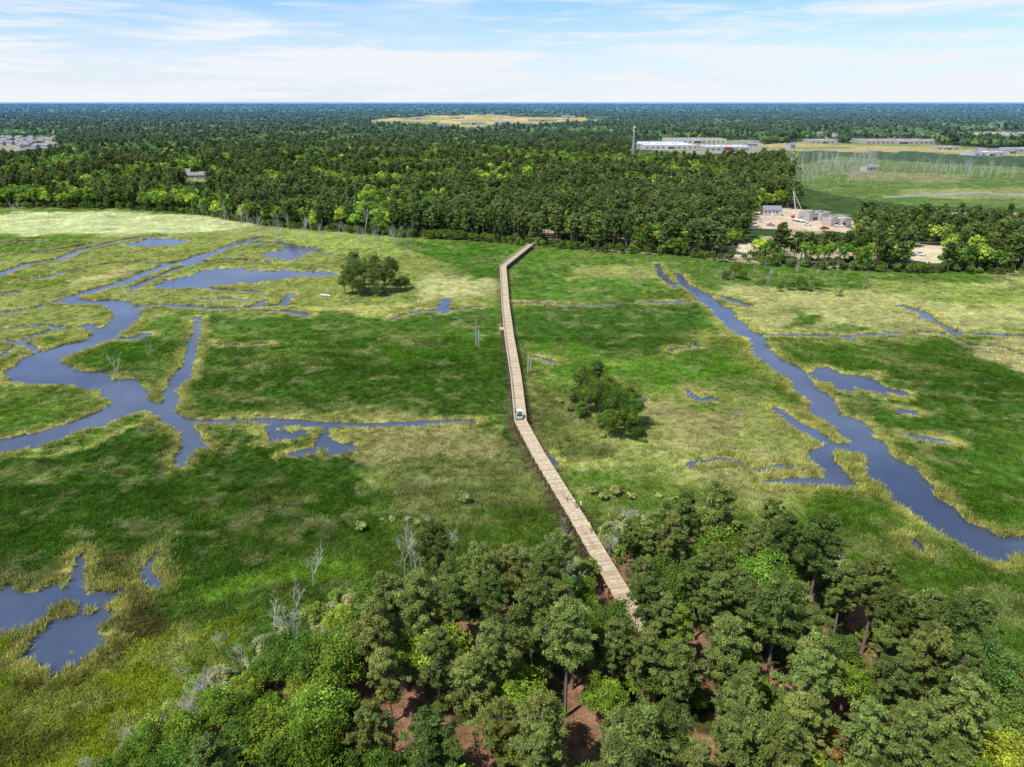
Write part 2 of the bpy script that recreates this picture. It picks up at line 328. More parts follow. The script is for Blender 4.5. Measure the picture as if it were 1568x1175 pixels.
# ---------------- mesh builder -------------------------------------------------------
class MB:
    def __init__(s): s.v=[];s.f=[];s.m=[]
    def box(s,c,d,rz=0,mi=0,tx=1,ty=1):
        cs,sn=math.cos(rz),math.sin(rz);b=len(s.v)
        for z in(-.5,.5):
            k=(tx,ty) if z>0 else (1,1)
            for x,y in((-.5,-.5),(.5,-.5),(.5,.5),(-.5,.5)):
                X=x*d[0]*k[0];Y=y*d[1]*k[1]; s.v.append((c[0]+X*cs-Y*sn,c[1]+X*sn+Y*cs,c[2]+z*d[2]))
        for f in((3,2,1,0),(4,5,6,7),(0,1,5,4),(1,2,6,5),(2,3,7,6),(3,0,4,7)): s.f.append(tuple(b+i for i in f)); s.m.append(mi)
    def tube(s,pts,rad,n=6,mi=0,cap=True):
        pts=[Vector(p) for p in pts];b=len(s.v)
        for i,p in enumerate(pts):
            d=(pts[min(i+1,len(pts)-1)]-pts[max(i-1,0)]).normalized()
            a=d.orthogonal().normalized();c=d.cross(a)
            for k in range(n):
                t=2*math.pi*k/n; q=p+(a*math.cos(t)+c*math.sin(t))*rad[i]; s.v.append(tuple(q))
        for i in range(len(pts)-1):
            for k in range(n):
                s.f.append((b+i*n+k,b+i*n+(k+1)%n,b+(i+1)*n+(k+1)%n,b+(i+1)*n+k)); s.m.append(mi)
        if cap:
            s.f.append(tuple(b+k for k in reversed(range(n)))); s.m.append(mi)
            e=b+(len(pts)-1)*n; s.f.append(tuple(e+k for k in range(n))); s.m.append(mi)
    def poly(s,vs,mi=0):
        b=len(s.v); s.v+=list(vs); s.f.append(tuple(range(b,b+len(vs)))); s.m.append(mi)
    def mesh(s,name,mats,leaf=None,leafmi=1,lc=None):
        V=s.v; Fc=s.f; Mi=s.m; nb=len(V)
        if leaf is not None:
            n=len(leaf)//4; V=V+leaf.tolist(); qq=(np.arange(n*4).reshape(n,4)+nb).tolist(); Fc=Fc+qq; Mi=Mi+[leafmi]*n
        me=bpy.data.meshes.new(name); me.from_pydata(V,[],Fc)
        for m in mats: me.materials.append(m)
        me.polygons.foreach_set('material_index',np.array(Mi,np.int32))
        if lc is not None:
            full=np.ones((len(V),4),np.float32); full[nb:,:3]=np.repeat(lc,4,axis=0)
            a=me.attributes.new('leafcol','FLOAT_COLOR','POINT'); a.data.foreach_set('color',full.ravel())
        return me
def unit(a): return a/np.maximum(np.linalg.norm(a,axis=1,keepdims=True),1e-6)
def leaves(Cn,Nn,l,w,r):
    n=len(Cn); Nn=unit(Nn); t=unit(np.cross(Nn,r.normal(size=(n,3)))); b=np.cross(Nn,t)
    ll=(l*r.uniform(.6,1.3,(n,1)));ww=(w*r.uniform(.6,1.3,(n,1)))
    return np.stack([Cn-t*ll,Cn+b*ww,Cn+t*ll,Cn-b*ww],1).reshape(-1,3)
def broad(seed,h,w,ncl,nl,ls,mat,base=.22):
    r=np.random.default_rng(seed); mb=MB(); zc=h*(.5+base*.5); rz=h*(1-base)*.5
    lean=r.uniform(-.6,.6,2)
    mb.tube([(0,0,-.3),(lean[0]*.3,lean[1]*.3,h*.3),(lean[0],lean[1],h*.75)],[h*.022,h*.016,h*.006],6)
    Cs=[];Ns=[];Ls=[]
    asym=r.uniform(.7,1.25,8)
    for i in range(ncl):
        d=r.normal(size=3); d/=np.linalg.norm(d)
        if d[2]<-.35: d[2]*=-.6
        az=int(((math.atan2(d[1],d[0])/math.pi+1)*4))%8
        f=r.uniform(.4,1.0)**.6*asym[az]*.86
        c=np.array([d[0]*w/2*f+lean[0],d[1]*w/2*f+lean[1],zc+d[2]*rz*f*.9]); rr=w*r.uniform(.07,.16)
        if i%3==0: mb.tube([(lean[0]*.5,lean[1]*.5,h*r.uniform(.25,.5)),tuple((c+[0,0,-.3])*[.6,.6,1]-np.array([0,0,.5])),tuple(c)],[h*.009,h*.006,.02],4,cap=False)
        n=int(nl*r.uniform(.6,1.3)); dd=unit(r.normal(size=(n,3))+[0,0,.25]); pos=c+dd*rr*r.uniform(.45,1.25,(n,1))*[1,1,.8]
        Cs.append(pos);Ns.append(dd+.7*r.normal(size=(n,3))+[0,0,.4])
        cb=r.uniform(.64,1.38); hue=r.uniform(-.08,.16)
        lc=cb*r.uniform(.65,1.35,(n,1))*np.array([[1+hue,1,1-hue]]); Ls.append(lc)
    Cn=np.vstack(Cs);Nn=np.vstack(Ns);lc=np.vstack(Ls)
    return mb.mesh('broadleaf_tree',[M_bark,mat],leaves(Cn,Nn,ls,ls*.6,r),1,lc)
def pine(seed,h,w,nlev,nl,ll,lw,mat,cb0=.48):
    r=np.random.default_rng(seed); mb=MB(); lx,ly=r.uniform(-.7,.7,2)
    mb.tube([(0,0,-.3),(lx*.2,ly*.2,h*.35),(lx*.7,ly*.7,h*.7),(lx,ly,h*.98)],[h*.0135,h*.0115,h*.008,.04],7)
    Cs=[];Ns=[];Ls=[]
    for k in range(nlev):
        t=k/(nlev-1); z=h*(cb0+(1-cb0)*t**.9); L=w/2*(1-t**3*.72)*(.62+.38*min(1,t*4))
        nb=r.integers(4,7); a0=r.uniform(0,6.28)
        for j in range(nb):
            if r.random()<.12: continue
            a=a0+j*6.283/nb+r.uniform(-.4,.4); Lb=L*r.uniform(.45,1.15); up=r.uniform(.1,.5)*Lb
            tip=np.array([lx*t+math.cos(a)*Lb,ly*t+math.sin(a)*Lb,z+up])
            mb.tube([(lx*t,ly*t,z-.2),tuple(tip)],[.07,.025],4,cap=False)
            for q in range(3 if Lb>1.6 else 2):
                s=1-q*.3; c=np.array([lx*t,ly*t,z])*(1-s)+tip*s+r.normal(size=3)*.3
                rr=r.uniform(.45,.85)*(w/7.5); n=int(nl*r.uniform(.7,1.3))
                dd=unit(r.normal(size=(n,3))+[0,0,.3]); pos=c+dd*rr*r.uniform(.35,1.05,(n,1))*[1,1,.6]
                Cs.append(pos); nn=np.cross(dd,r.normal(size=(n,3))); Ns.append(nn+.5*dd+[0,0,.6])
                cbv=r.uniform(.7,1.3); Ls.append(cbv*r.uniform(.65,1.35,(n,1))*np.array([[1+r.uniform(-.04,.12),1,1]]))
    Cn=np.vstack(Cs);Nn=np.vstack(Ns);lc=np.vstack(Ls)
    return mb.mesh('pine_tree',[M_bark,mat],leaves(Cn,Nn,ll,lw,r),1,lc)
def bare(seed,h,spread,depth,mat,r0=None,droop=0,nch=3,l0=.42):
    r=random.Random(seed); mb=MB()
    def grow(p,d,L,rad,dep):
        q=p+d*L*.5+Vector((r.uniform(-1,1),r.uniform(-1,1),0))*L*.06; e=q+(d+Vector((r.uniform(-.2,.2),r.uniform(-.2,.2),.05)))*L*.5
        mb.tube([p,q,e],[rad,rad*.8,rad*.5],5 if dep==depth else 3,cap=False)
        if dep==0: return
        for i in range(nch):
            s=r.uniform(.35,1); st=p+(e-p)*s
            nd=(d+Vector((r.uniform(-1,1),r.uniform(-1,1),r.uniform(-.2,.5)))*spread).normalized()
            grow(st,nd,L*r.uniform(.45,.75),rad*.55,dep-1)
    grow(Vector((0,0,-.2)),Vector((r.uniform(-.08,.08),r.uniform(-.08,.08),1)),h*(.62 if depth>1 else .9),r0 or h*.014,depth)
    return mb.mesh('dead_tree',[mat])
NB=[broad(100+i,h,w,n,150,.19,M_fobj,b) for i,(h,w,n,b) in enumerate([(12,9,84,.15),(14,10,96,.2),(10,8,70,.12),(13,8,76,.2),(8.5,7,56,.08)])]
NP=[pine(200+i,h,w,n,80,.29,.075,M_fobj,c) for i,(h,w,n,c) in enumerate([(18,7.5,13,.5),(16,6.5,12,.45),(20,8,14,.55),(15,7,11,.4),(17,6,12,.5)])]
NS=[broad(300+i,h,w,n,120,.14,M_fobj,.02) for i,(h,w,n) in enumerate([(3,3.4,24),(2.2,3,20),(4.2,4,30)])]
ND=[bare(400+i,h,.75,5,M_dead,.12,nch=3) for i,h in enumerate([8,10,7])]
NDS=[bare(420+i,4,1.0,4,M_dead,.06,nch=5) for i in range(3)]
pc=bpy.data.collections.new('forest_species')
for i,(h,w,b) in enumerate([(15,10,.1),(13,11,.08),(16,10,.15),(14,9,.08)]): addobj('a%d_broadleaf'%i,broad(500+i,h,w,40,48,.5,M_finst,b),coll=pc)
for i,(h,w,c) in enumerate([(18,7.5,.42),(17,8,.38),(19,8.5,.5)]): addobj('b%d_pine'%i,pine(600+i,h,w,8,20,.7,.30,M_finst,c),coll=pc)
M_snag=pbr('snag_wood',(.42,.40,.36),.9,.3,2)
dc=bpy.data.collections.new('snag_species')
for i in range(4): addobj('d%d_snag'%i,bare(700+i,12,.5,2,M_snag,.13,nch=4),coll=dc)
gcol=bpy.data.collections.new('grass_species')
for i in range(4):
    r=np.random.default_rng(800+i); n=20
    base=r.uniform(-.55,.55,(n,2)); hh=r.uniform(.45,1.0,n); ln=r.normal(size=(n,2))*.42; a=r.uniform(0,6.28,n); w=.075
    v=[];f=[]
    for k in range(n):
        dx,dy=math.cos(a[k])*w,math.sin(a[k])*w; x,y=base[k]
        b=len(v); v+=[(x-dx,y-dy,-.1),(x+dx,y+dy,-.1),(x+ln[k,0]+dx*.4,y+ln[k,1]+dy*.4,hh[k]),(x+ln[k,0]-dx*.4,y+ln[k,1]-dy*.4,hh[k]*.97)]; f.append((b,b+1,b+2,b+3))
    m=bpy.data.meshes.new('grass_tuft'); m.from_pydata(v,[],f); m.materials.append(M_finst)
    at=m.attributes.new('leafcol','FLOAT_COLOR','POINT'); cc=np.ones((len(v),4),np.float32); cc[:,:3]=np.repeat(r.uniform(.75,1.3,(n,1)),4,axis=0); at.data.foreach_set('color',cc.ravel())
    addobj('g%d_tuft'%i,m,coll=gcol)
# ---------------- instancing ---------------------------------------------------------
def scatter(name,coll,P3,tint,scl,rot,idx):
    me=bpy.data.meshes.new(name); n=len(P3); me.vertices.add(n); me.vertices.foreach_set('co',P3.astype(np.float32).ravel())
    a=me.attributes.new('tint','FLOAT_COLOR','POINT'); a.data.foreach_set('color',np.column_stack([tint,np.ones(n)]).astype(np.float32).ravel())
    a=me.attributes.new('scl','FLOAT_VECTOR','POINT'); a.data.foreach_set('vector',scl.astype(np.float32).ravel())
    a=me.attributes.new('rot','FLOAT_VECTOR','POINT'); a.data.foreach_set('vector',np.column_stack([np.zeros(n),np.zeros(n),rot]).astype(np.float32).ravel())
    a=me.attributes.new('pick','INT','POINT'); a.data.foreach_set('value',idx.astype(np.int32))
    o=addobj(name,me)
    g=bpy.data.node_groups.new(name+'_nodes','GeometryNodeTree'); g.interface.new_socket('Geometry',in_out='INPUT',socket_type='NodeSocketGeometry'); g.interface.new_socket('Geometry',in_out='OUTPUT',socket_type='NodeSocketGeometry')
    N=g.nodes;L=g.links; gi=N.new('NodeGroupInput');go=N.new('NodeGroupOutput')
    ip=N.new('GeometryNodeInstanceOnPoints'); ci=N.new('GeometryNodeCollectionInfo'); ci.inputs['Collection'].default_value=coll; ci.inputs['Separate Children'].default_value=True; ci.inputs['Reset Children'].default_value=True
    def na(nm,ty):
        x=N.new('GeometryNodeInputNamedAttribute'); x.data_type=ty; x.inputs['Name'].default_value=nm; return x.outputs['Attribute']
    L.new(gi.outputs[0],ip.inputs['Points']); L.new(ci.outputs[0],ip.inputs['Instance']); ip.inputs['Pick Instance'].default_value=True
    L.new(na('pick','INT'),ip.inputs['Instance Index']); L.new(na('scl','FLOAT_VECTOR'),ip.inputs['Scale'])
    e2=N.new('FunctionNodeEulerToRotation'); L.new(na('rot','FLOAT_VECTOR'),e2.inputs[0]); L.new(e2.outputs[0],ip.inputs['Rotation'])
    L.new(ip.outputs[0],go.inputs[0])
    md=o.modifiers.new('scatter','NODES'); md.node_group=g; return o
houses=[]
for _ in range(34): houses.append((rnd.uniform(0,88),rnd.uniform(212,229),rnd.uniform(9,13),7,rnd.uniform(5,7)))
for a,b in [(284,272),(300,275),(316,273),(497,207),(380,201),(790,262),(1180,330),(1150,225),(1500,236),(1520,236),(1490,238),(1545,236),(1210,228),(1330,262),(1450,196),(1560,208),(1158,183),(1250,208),(1030,178),(980,176),(1000,165)]: houses.append((a,b,rnd.uniform(11,16),9,rnd.uniform(5,7)))
for _ in range(46): houses.append((rnd.uniform(20,1560),rnd.uniform(168,215),rnd.uniform(12,18),11,rnd.uniform(5,7)))
for _ in range(20): houses.append((rnd.uniform(1180,1560),rnd.uniform(190,215),rnd.uniform(13,20),11,rnd.uniform(5,7)))
def hgrid(y0,y1,s):
    out=[]
    for y in np.arange(y0,y1,s):
        xm=.86*(y+20); x=np.arange(-xm,xm,s); out.append(np.column_stack([x,np.full(len(x),y)]))
    p=np.vstack(out); return p+RG.uniform(-.5,.5,p.shape)*s
bands=[(330,620,5.8,1.0),(620,1500,7.8,1.08),(1500,4200,14,1.55),(4200,15000,48,3.2)]
PA=[];TA=[];SA=[];IA=[]
for (y0,y1,s,sc) in bands:
    p=hgrid(y0,y1,s); x,y=p[:,0],p[:,1]
    keep=forestmask(x,y)
    lv=[proj(x,y,0*x+z*min(sc,1.1)) for z in (0,5,10,15,20)]; pt=lv[3]
    keep&=~inpoly(x,y,farmarsh)
    fmpx=np.array(zones[-3][0],float); keep&=~inpoly(pt[0],pt[1]-4,fmpx)
    jx=6*(fbm(x/40,y/90,230)-.5); jy=5*(fbm(x/40,y/90,231)-.5)
    for k,(poly,cc) in enumerate(clear):
        pp=np.array(poly,float)
        if k in (6,7):
            for L_ in lv[:2]: keep&=~inpoly(L_[0]+jx,L_[1],pp)
            continue
        if k==3:
            for L_ in lv[:4]: keep&=~inpoly(L_[0],L_[1],pp)
        else:
            for L_ in lv[:4]: keep&=~inpoly(L_[0]+jx*3,L_[1]+jy,pp)
    for (a,b,w,d,h) in houses:
        gx,gy=G(a,b); k=F*w/gy*.5+.5
        keep&=~((np.abs(pt[0]-a)<k)&(pt[1]>b-F*h/gy)&(pt[1]<b-F*h/gy*.2)&(y<gy)) & ~((abs(x-gx)<w*.8)&(abs(y-gy)<w))
    n1=fbm(x/60,y/60,201,3); n2=fbm(x/14,y/14,205,2)
    if y0<600: keep&=~((RG.random(len(x))<.22)&(x>0)&(y<450))
    p=p[keep];x=x[keep];y=y[keep];n1=n1[keep];n2=n2[keep];n=len(x)
    px=proj(x,y,0*x)[0]
    pinep=np.clip(.25+2.2*(n1-.5)+np.where((px>620)&(px<1568)&(y<620),.38,0)-np.where((px<600)&(y<900),.05,0),.04,.95)
    isp=RG.random(n)<pinep
    idx=np.where(isp,4+RG.integers(0,3,n),RG.integers(0,4,n))
    kk=1.65
    tb=C(102,130,52,kk); tb2=C(138,158,64,kk); tb3=C(80,108,46,kk); tp=C(98,112,60,kk); tp2=C(82,100,54,kk)
    rr=RG.random((n,1)); tint=np.where(rr<.45,tb,np.where(rr<.66,tb2,tb3)); tint=np.where(isp[:,None],np.where(rr<.5,tp,tp2),tint)
    tint=tint*RG.uniform(.75,1.25,(n,1))*(.7+.6*n2[:,None])
    tint=haze(tint,np.hypot(x,y),1.45)  # bluish distance haze put into the tree tint
    s_=RG.uniform(.65,1.1,n)*sc; szz=RG.uniform(.72,1.05,n)*min(sc,1.15)
    PA.append(np.column_stack([x,y,np.full(n,.1)]));TA.append(tint);SA.append(np.column_stack([s_,s_,szz]));IA.append(idx)
ex=RG.uniform(-60,1640,1500); ey=np.interp(ex,fedge_px,fedge_py)+RG.uniform(-7,2.5,1500)
g_=np.array([G(a,b) for a,b in zip(ex,ey)]); n=1500
keep=~((g_[:,0]>5)&(RG.random(n)<.6)); g_=g_[keep]; n=len(g_)
PA.append(np.column_stack([g_,np.full(n,-.4)])); TA.append(np.where(RG.random((n,1))<.5,C(108,134,58,1.3),C(92,110,56,1.3))*RG.uniform(.7,1.2,(n,1)))
s_=RG.uniform(.22,.45,n); SA.append(np.column_stack([s_,s_,s_])); IA.append(RG.integers(0,4,n))
scatter('distant_forest',pc,np.vstack(PA),np.vstack(TA),np.vstack(SA),RG.uniform(0,6.28,sum(len(a) for a in PA)),np.concatenate(IA))
sn=[]
for _ in range(110): a=rnd.uniform(300,640); sn.append((a,np.interp(a,[300,450,640],[338,362,374])+rnd.gauss(0,10),rnd.uniform(.4,1.0)))
for _ in range(190): a=1200+140*rnd.random()**1.2; sn.append((a,rnd.uniform(244,284),rnd.uniform(.7,1.7)))
for _ in range(100): a=rnd.uniform(1330,1568); sn.append((a,np.interp(a,[1320,1568],[262,276])+rnd.gauss(0,5),rnd.uniform(.5,1.4)))
for _ in range(40): a=rnd.uniform(960,1330); sn.append((a,rnd.uniform(405,440),rnd.uniform(.3,.6)))
for a,b,c in [(207,465,1.2),(28,338,1),(22,338,1),(35,336,.9),(312,575,.35),(226,540,.35),(540,345,1.4),(560,360,1.3),(232,545,.5),(1322,450,.5),(1220,430,.9),(1010,640,.3)]: sn.append((a,b,c))
g_=np.array([G(a,b) for a,b,c in sn]); sc=np.array([c for a,b,c in sn]); n=len(sn)
scatter('dead_tree_stand',dc,np.column_stack([g_,np.full(n,.1)]),np.ones((n,3)),np.column_stack([sc*.9,sc*.9,sc*1.0]),RG.uniform(0,6.28,n),RG.integers(0,4,n))
GPp=[]
for (y0,y1,dn) in [(40,130,2.6),(130,230,.9),(230,420,.2)]:
    xm=.86*(y1+20); cnt=int(2*xm*(y1-y0)*dn); x=RG.uniform(-xm,xm,cnt); y=RG.uniform(y0,y1,cnt); k=np.abs(x)<.84*(y+20); GPp.append(np.column_stack([x[k],y[k]]))
for pts,w in creekW:
    for i in range(len(pts)-1):
        L=np.hypot(*(pts[i+1]-pts[i])); dns=8 if max(w)>4 else 2.5; k=int(min(L*dns,900)); t=RG.random(k); c=pts[i]+(pts[i+1]-pts[i])*t[:,None]; ww=(w[i]*(1-t)+w[i+1]*t)/2
        nrm=np.array([-(pts[i+1]-pts[i])[1],(pts[i+1]-pts[i])[0]])/max(L,.01); off=(ww+RG.uniform(.1,3.2,k))*RG.choice([-1,1],k); GPp.append(c+nrm*off[:,None])
gp=np.vstack(GPp); x,y=gp[:,0],gp[:,1]; s=water_sd(x,y); fm=forestmask(x,y)&~inpoly(x,y,farmarsh)
dmin=np.full(len(x),99.)
for i in range(len(BW)-1): d,t=segd(x,y,BW[i],BW[i+1]); dmin=np.minimum(dmin,d)
k=(s>.4)&~fm&(dmin>1.6)&~inpoly(x,y,nfpoly)&(y<500); x=x[k];y=y[k];s=s[k]; n=len(x)
tc_=ground_col(x,y,s+.6)*1.5*RG.uniform(.7,1.3,(n,1))
hz_=np.where(s<3.2,np.where(y<150,RG.uniform(.8,1.3,n),RG.uniform(.35,.8,n)),RG.uniform(.3,.7,n)); ww=np.where(y>200,1.4,1.0)
scatter('marsh_grass',gcol,np.column_stack([x,y,np.full(n,.2)]),tc_,np.column_stack([ww,ww,hz_]),RG.uniform(0,6.28,n),RG.integers(0,4,n))
# ---------------- foreground wood ----------------------------------------------------
placed=[]
def tcol(o,c,v=.2):
    k=rnd.uniform(1-v,1+v)*1.36; o.color=(float(c[0]*k*rnd.uniform(.92,1.12)),float(c[1]*k),float(c[2]*k),1)
bwv=[]
for i in range(6,8):
    for t in np.linspace(0,1,14): p=BW[i]*(1-t)+BW[i+1]*t; bwv.append(p)
bwv=np.array(bwv); bwpx=proj(bwv[:,0],bwv[:,1],np.full(len(bwv),2.2))
def clear_ok(x,y,h,w,zf=.6):
    for i in range(len(BW)-2):
        d,t=segd(np.array([x]),np.array([y]),BW[i],BW[i+1])
        if d[0]<w*.42+1.2: return False
    a,b,d=proj(np.array(x),np.array(y),np.array(h*zf)); rx=F*(w*.5)/d*1.05; ry=F*(h*(1-zf)+1)/d*1.0
    hit=(((bwpx[0]-a)/rx)**2+((bwpx[1]-b)/ry)**2<1)&(bwpx[2]>d-3)
    return not hit.any()
tries=0
while tries<15000:
    tries+=1
    x=rnd.uniform(-80,118); y=rnd.uniform(30,122)
    if abs(x)>.95*(y+20): continue
    if not inpoly(np.array([x]),np.array([y]),nfpoly)[0]: continue
    if any((x-a)**2+(y-b)**2<(4.0 if c else 3.6)**2 for a,b,c in placed): continue
    px,py,_=proj(np.array(x),np.array(y),np.array(12.)); px=float(px)
    de=min(segd(np.array([x]),np.array([y]),nfpoly[i],nfpoly[i+1])[0][0] for i in range(len(nfe)-1))
    gap=float(fbm(np.array([x/7.]),np.array([y/7.]),301,2)[0])
    if gap>.60 and y<68 and x>-14: continue
    pp=.07 if px<560 else (.60 if px<1080 else .52)
    if de<5: pp*=.3
    isp=rnd.random()<pp
    if isp:
        m=rnd.choice(NP); s=rnd.uniform(.70,.98)*(0.85 if de<8 else 1); hh=18*s; w=7*s
        if not clear_ok(x,y,hh,w,.72): continue
        o=addobj('pine_tree',m,(x,y,.2),rnd.uniform(0,6.28),(s,s,s)); tcol(o,C(108,122,62,1.0) if rnd.random()<.6 else C(90,108,52,1.0),.22)
    else:
        m=rnd.choice(NB); s=rnd.uniform(.58,1.0)*(0.66 if de<3.5 else (.84 if de<8 else 1)); hh=12*s; w=8.5*s
        if not clear_ok(x,y,hh,w): continue
        o=addobj('oak_tree',m,(x,y,.0),rnd.uniform(0,6.28),(s,s,s*rnd.uniform(.9,1.1)))
        q=rnd.random(); c=C(102,128,46,1.0) if q<.48 else (C(128,148,56,1.0) if q<.64 else (C(82,108,42,1.0) if q<.97 else C(122,108,60,1.0)))
        if px>1250 and rnd.random()<.5: c=C(88,112,52,1.0)
        tcol(o,c,.25)
    placed.append((x,y,isp))
for a,b,m,s in [(1018,985,NB[0],.8),(985,1005,NB[2],.8),(1040,975,NP[1],.75),(1005,1030,NB[3],.8)]:
    x,y=G(a,b,7.5); o=addobj('pine_tree' if m in NP else 'oak_tree',m,(x,y,.1),rnd.uniform(0,6),(s,s,s)); tcol(o,C(98,122,48,1.0),.2)
def shrub(px,py,s=1,kind=None,z=0,name='shrub',col=None):
    x,y=G(px,py,z); m=kind or rnd.choice(NS); o=addobj(name,m,(x,y,.1),rnd.uniform(0,6.28),(s,s,s)); tcol(o,col if col is not None else C(112,134,66,.95),.25); return o
for i in range(len(nfe)-1):
    a=np.array(nfpoly[i]);b=np.array(nfpoly[i+1]); L=np.hypot(*(b-a))
    for k in range(int(L*1.7)):
        p=a+(b-a)*rnd.random()+np.array([rnd.gauss(0,1.8),rnd.gauss(0,1.8)+.4])
        if not clear_ok(p[0],p[1],3,3): continue
        px=float(proj(p[0],p[1],2.)[0])
        q=rnd.random(); deadp=.6 if (200<px<460 or 600<px<880) else .12
        if q<deadp: s=rnd.uniform(.7,1.4); o=addobj('bare_shrub',rnd.choice(NDS),(p[0],p[1],.1),rnd.uniform(0,6.28),(s,s,s))
        else:
            s=rnd.uniform(.6,1.25); o=addobj('shrub',rnd.choice(NS),(p[0],p[1],.1),rnd.uniform(0,6.28),(s,s,s)); tcol(o,C(156,164,112,.95) if rnd.random()<.35 else C(114,136,62,.95),.25)
for k in range(190):
    x=rnd.uniform(-60,95);y=rnd.uniform(36,110)
    if inpoly(np.array([x]),np.array([y]),nfpoly)[0] and clear_ok(x,y,3,3):
        s=rnd.uniform(.5,1.1); o=addobj('shrub',rnd.choice(NS),(x,y,.1),rnd.uniform(0,6.28),(s,s,s)); tcol(o,C(104,126,56,.95),.3)
for a,b,s in [(480,900,.9),(640,885,1.0),(665,888,.85),(620,888,.8),(840,865,.8),(860,870,.7),(690,875,.7),(1330,950,1.1),(1210,900,.6),(1000,1100,1.1),(870,960,1.1),(290,1060,.6),(420,970,.7),(460,955,.6),(800,870,.65),(340,1005,.6),(650,905,1.0),(630,870,.7)]:
    x,y=G(a,b); addobj('dead_tree',rnd.choice(ND),(x,y,0),rnd.uniform(0,6.28),(s,s,s))
x,y=G(183,590); addobj('dead_tree',ND[0],(x,y,0),.5,(.95,.95,.95))
for a,b,s in [(555,815,.6),(713,772,.7),(600,800,.45),(625,800,.4),(640,806,.4),(940,762,.7),(965,766,.6),(1005,765,.6),(1030,770,.7),(925,770,.6),(585,800,.35),(905,760,.5),(1285,455,1.1),(1040,470,.3)]: shrub(a,b,s,col=C(150,162,98,.95))
def island(spec,colr,K=1.0):
    for a,b,s,t in spec:
        s*=K; x,y=G(a,b); m=NP[t%5] if t>=10 else NB[t%5]; o=addobj('pine_tree' if t>=10 else 'oak_tree',m,(x,y,.1),rnd.uniform(0,6.28),(s*(1 if t<10 else .75),s*(1 if t<10 else .75),s*(1 if t<10 else .62))); tcol(o,colr,.25)
island([(528,452,.75,0),(540,450,.95,1),(552,455,.8,2),(560,448,1.05,1),(572,452,.9,3),(582,455,.7,4),(590,447,1.0,0),(602,450,.9,11),(614,448,.75,4),(545,440,1.1,12),(598,440,1.0,3),(575,440,1.1,10),(620,444,.6,2)],C(96,114,56,1.0),1.08)
island([(885,622,.7,4),(898,618,.75,0),(912,612,.75,12),(900,634,.7,2),(918,640,.75,1),(935,648,.75,2),(930,632,.7,0),(948,655,.75,1),(940,670,.7,4),(955,672,.75,2),(962,660,.7,3),(905,628,.6,11),(970,675,.5,4),(875,618,.5,4),(925,660,.55,4),(888,640,.5,4),(910,600,.7,10),(900,608,.6,2)],C(90,116,48,1.0),1.15)
for a,b,s in [(868,610,.7),(872,632,.6),(980,668,.8),(985,680,.6),(925,672,.6),(990,650,.5),(860,620,.5)]: shrub(a,b,s,col=C(140,150,80,.95))
island([(1112,430,.6,4),(1125,428,.7,0),(1138,430,.55,2),(1105,426,.4,4)],C(100,122,56,1.0))
island([(1195,448,.5,4),(1208,446,.5,2),(1222,446,.6,0),(1236,447,.5,4),(1250,445,.45,2)],C(100,120,58,1.0))
# ---------------- boardwalk ----------------------------------------------------------
mb=MB(); W=3.0; zt=2.2
for i in range(len(BW)-1):
    a=BW[i];b=BW[i+1]; d=b-a; L=np.hypot(*d); u=d/L; nrm=np.array([-u[1],u[0]]); rz=math.atan2(u[1],u[0])
    n=int(L/.3)
    for k in range(n+1):
        c=a+u*(k*.3+.1); mb.box((c[0],c[1],zt+rnd.uniform(-.012,.012)),(.27,W+rnd.uniform(-.06,.06),.06),rz,0 if rnd.random()<.7 else 2)
    for o_ in (-1.1,0,1.1):
        c=(a+b)/2+nrm*o_; mb.box((c[0],c[1],zt-.19),(L,.12,.30),rz,1)
    far= i<5
    n=int(L/3.0)
    for k in range(n+1):
        p=a+u*(k*3.0)
        for sgn in(-1,1):
            c=p+nrm*sgn*(W/2+.12); top=zt+(.28 if not far else .05)
            mb.tube([(c[0],c[1],-1),(c[0],c[1],top)],[.17,.15],8,1)
        mb.box((p[0],p[1],zt-.44),(.2,W+.7,.2),rz,1)
    for sgn in(-1,1):
        c=(a+b)/2+nrm*sgn*(W/2-.07)
        if far:
            mb.box((c[0],c[1],zt+1.05),(L+.1,.16,.05),rz,0); mb.box((c[0],c[1],zt+.55),(L+.1,.04,.12),rz,0)
            for k in range(int(L/2.4)+1):
                p=a+u*(k*2.4)+nrm*sgn*(W/2-.07); mb.box((p[0],p[1],zt+.55),(.1,.1,.95),rz,0)
        else: mb.box((c[0],c[1],zt+.14),(L,.1,.12),rz,0)
c=G(771,503,2.2); mb.box((c[0],c[1],zt-.01),(3,3,.08),0,0)
for dx in(-1.4,1.4):
    for dy in(-1.4,1.4): mb.tube([(c[0]+dx,c[1]+dy,-1),(c[0]+dx,c[1]+dy,3.2)],[.1,.1],6,0)
mb.box((c[0]-1.4,c[1],3.2),(.12,3,.06),0,0); mb.box((c[0],c[1]+1.4,3.23),(3,.12,.06),0,0)
for px_,py_ in [(862,758),(893,812),(905,832)]:
    c=G(px_,py_,2.2)
    for k in range(6): mb.box((c[0]+.12*k-.3,c[1],zt+.09+.05*(k%3)),(.1,3.0,.05),.25,2)
M_wood2=pbr('boardwalk_timber_fresh',C(190,168,130,.8),.85,.2,2)
addobj('boardwalk',mb.mesh('boardwalk',[M_wood,M_woodd,M_wood2]))
for a,b,h in [(729,532,9.5),(733,534,8),(808,574,6),(812,572,5),(200,462,9)]:
    mb=MB(); x,y=G(a,b); mb.tube([(0,0,-1),(.1,0,h*.5),(.2,.1,h)],[.17,.15,.1],7); mb.tube([(.1,0,h*.6),(.6,.1,h*.72)],[.05,.02],5)
    addobj('timber_post',mb.mesh('timber_post',[M_snag]),(x,y,0))
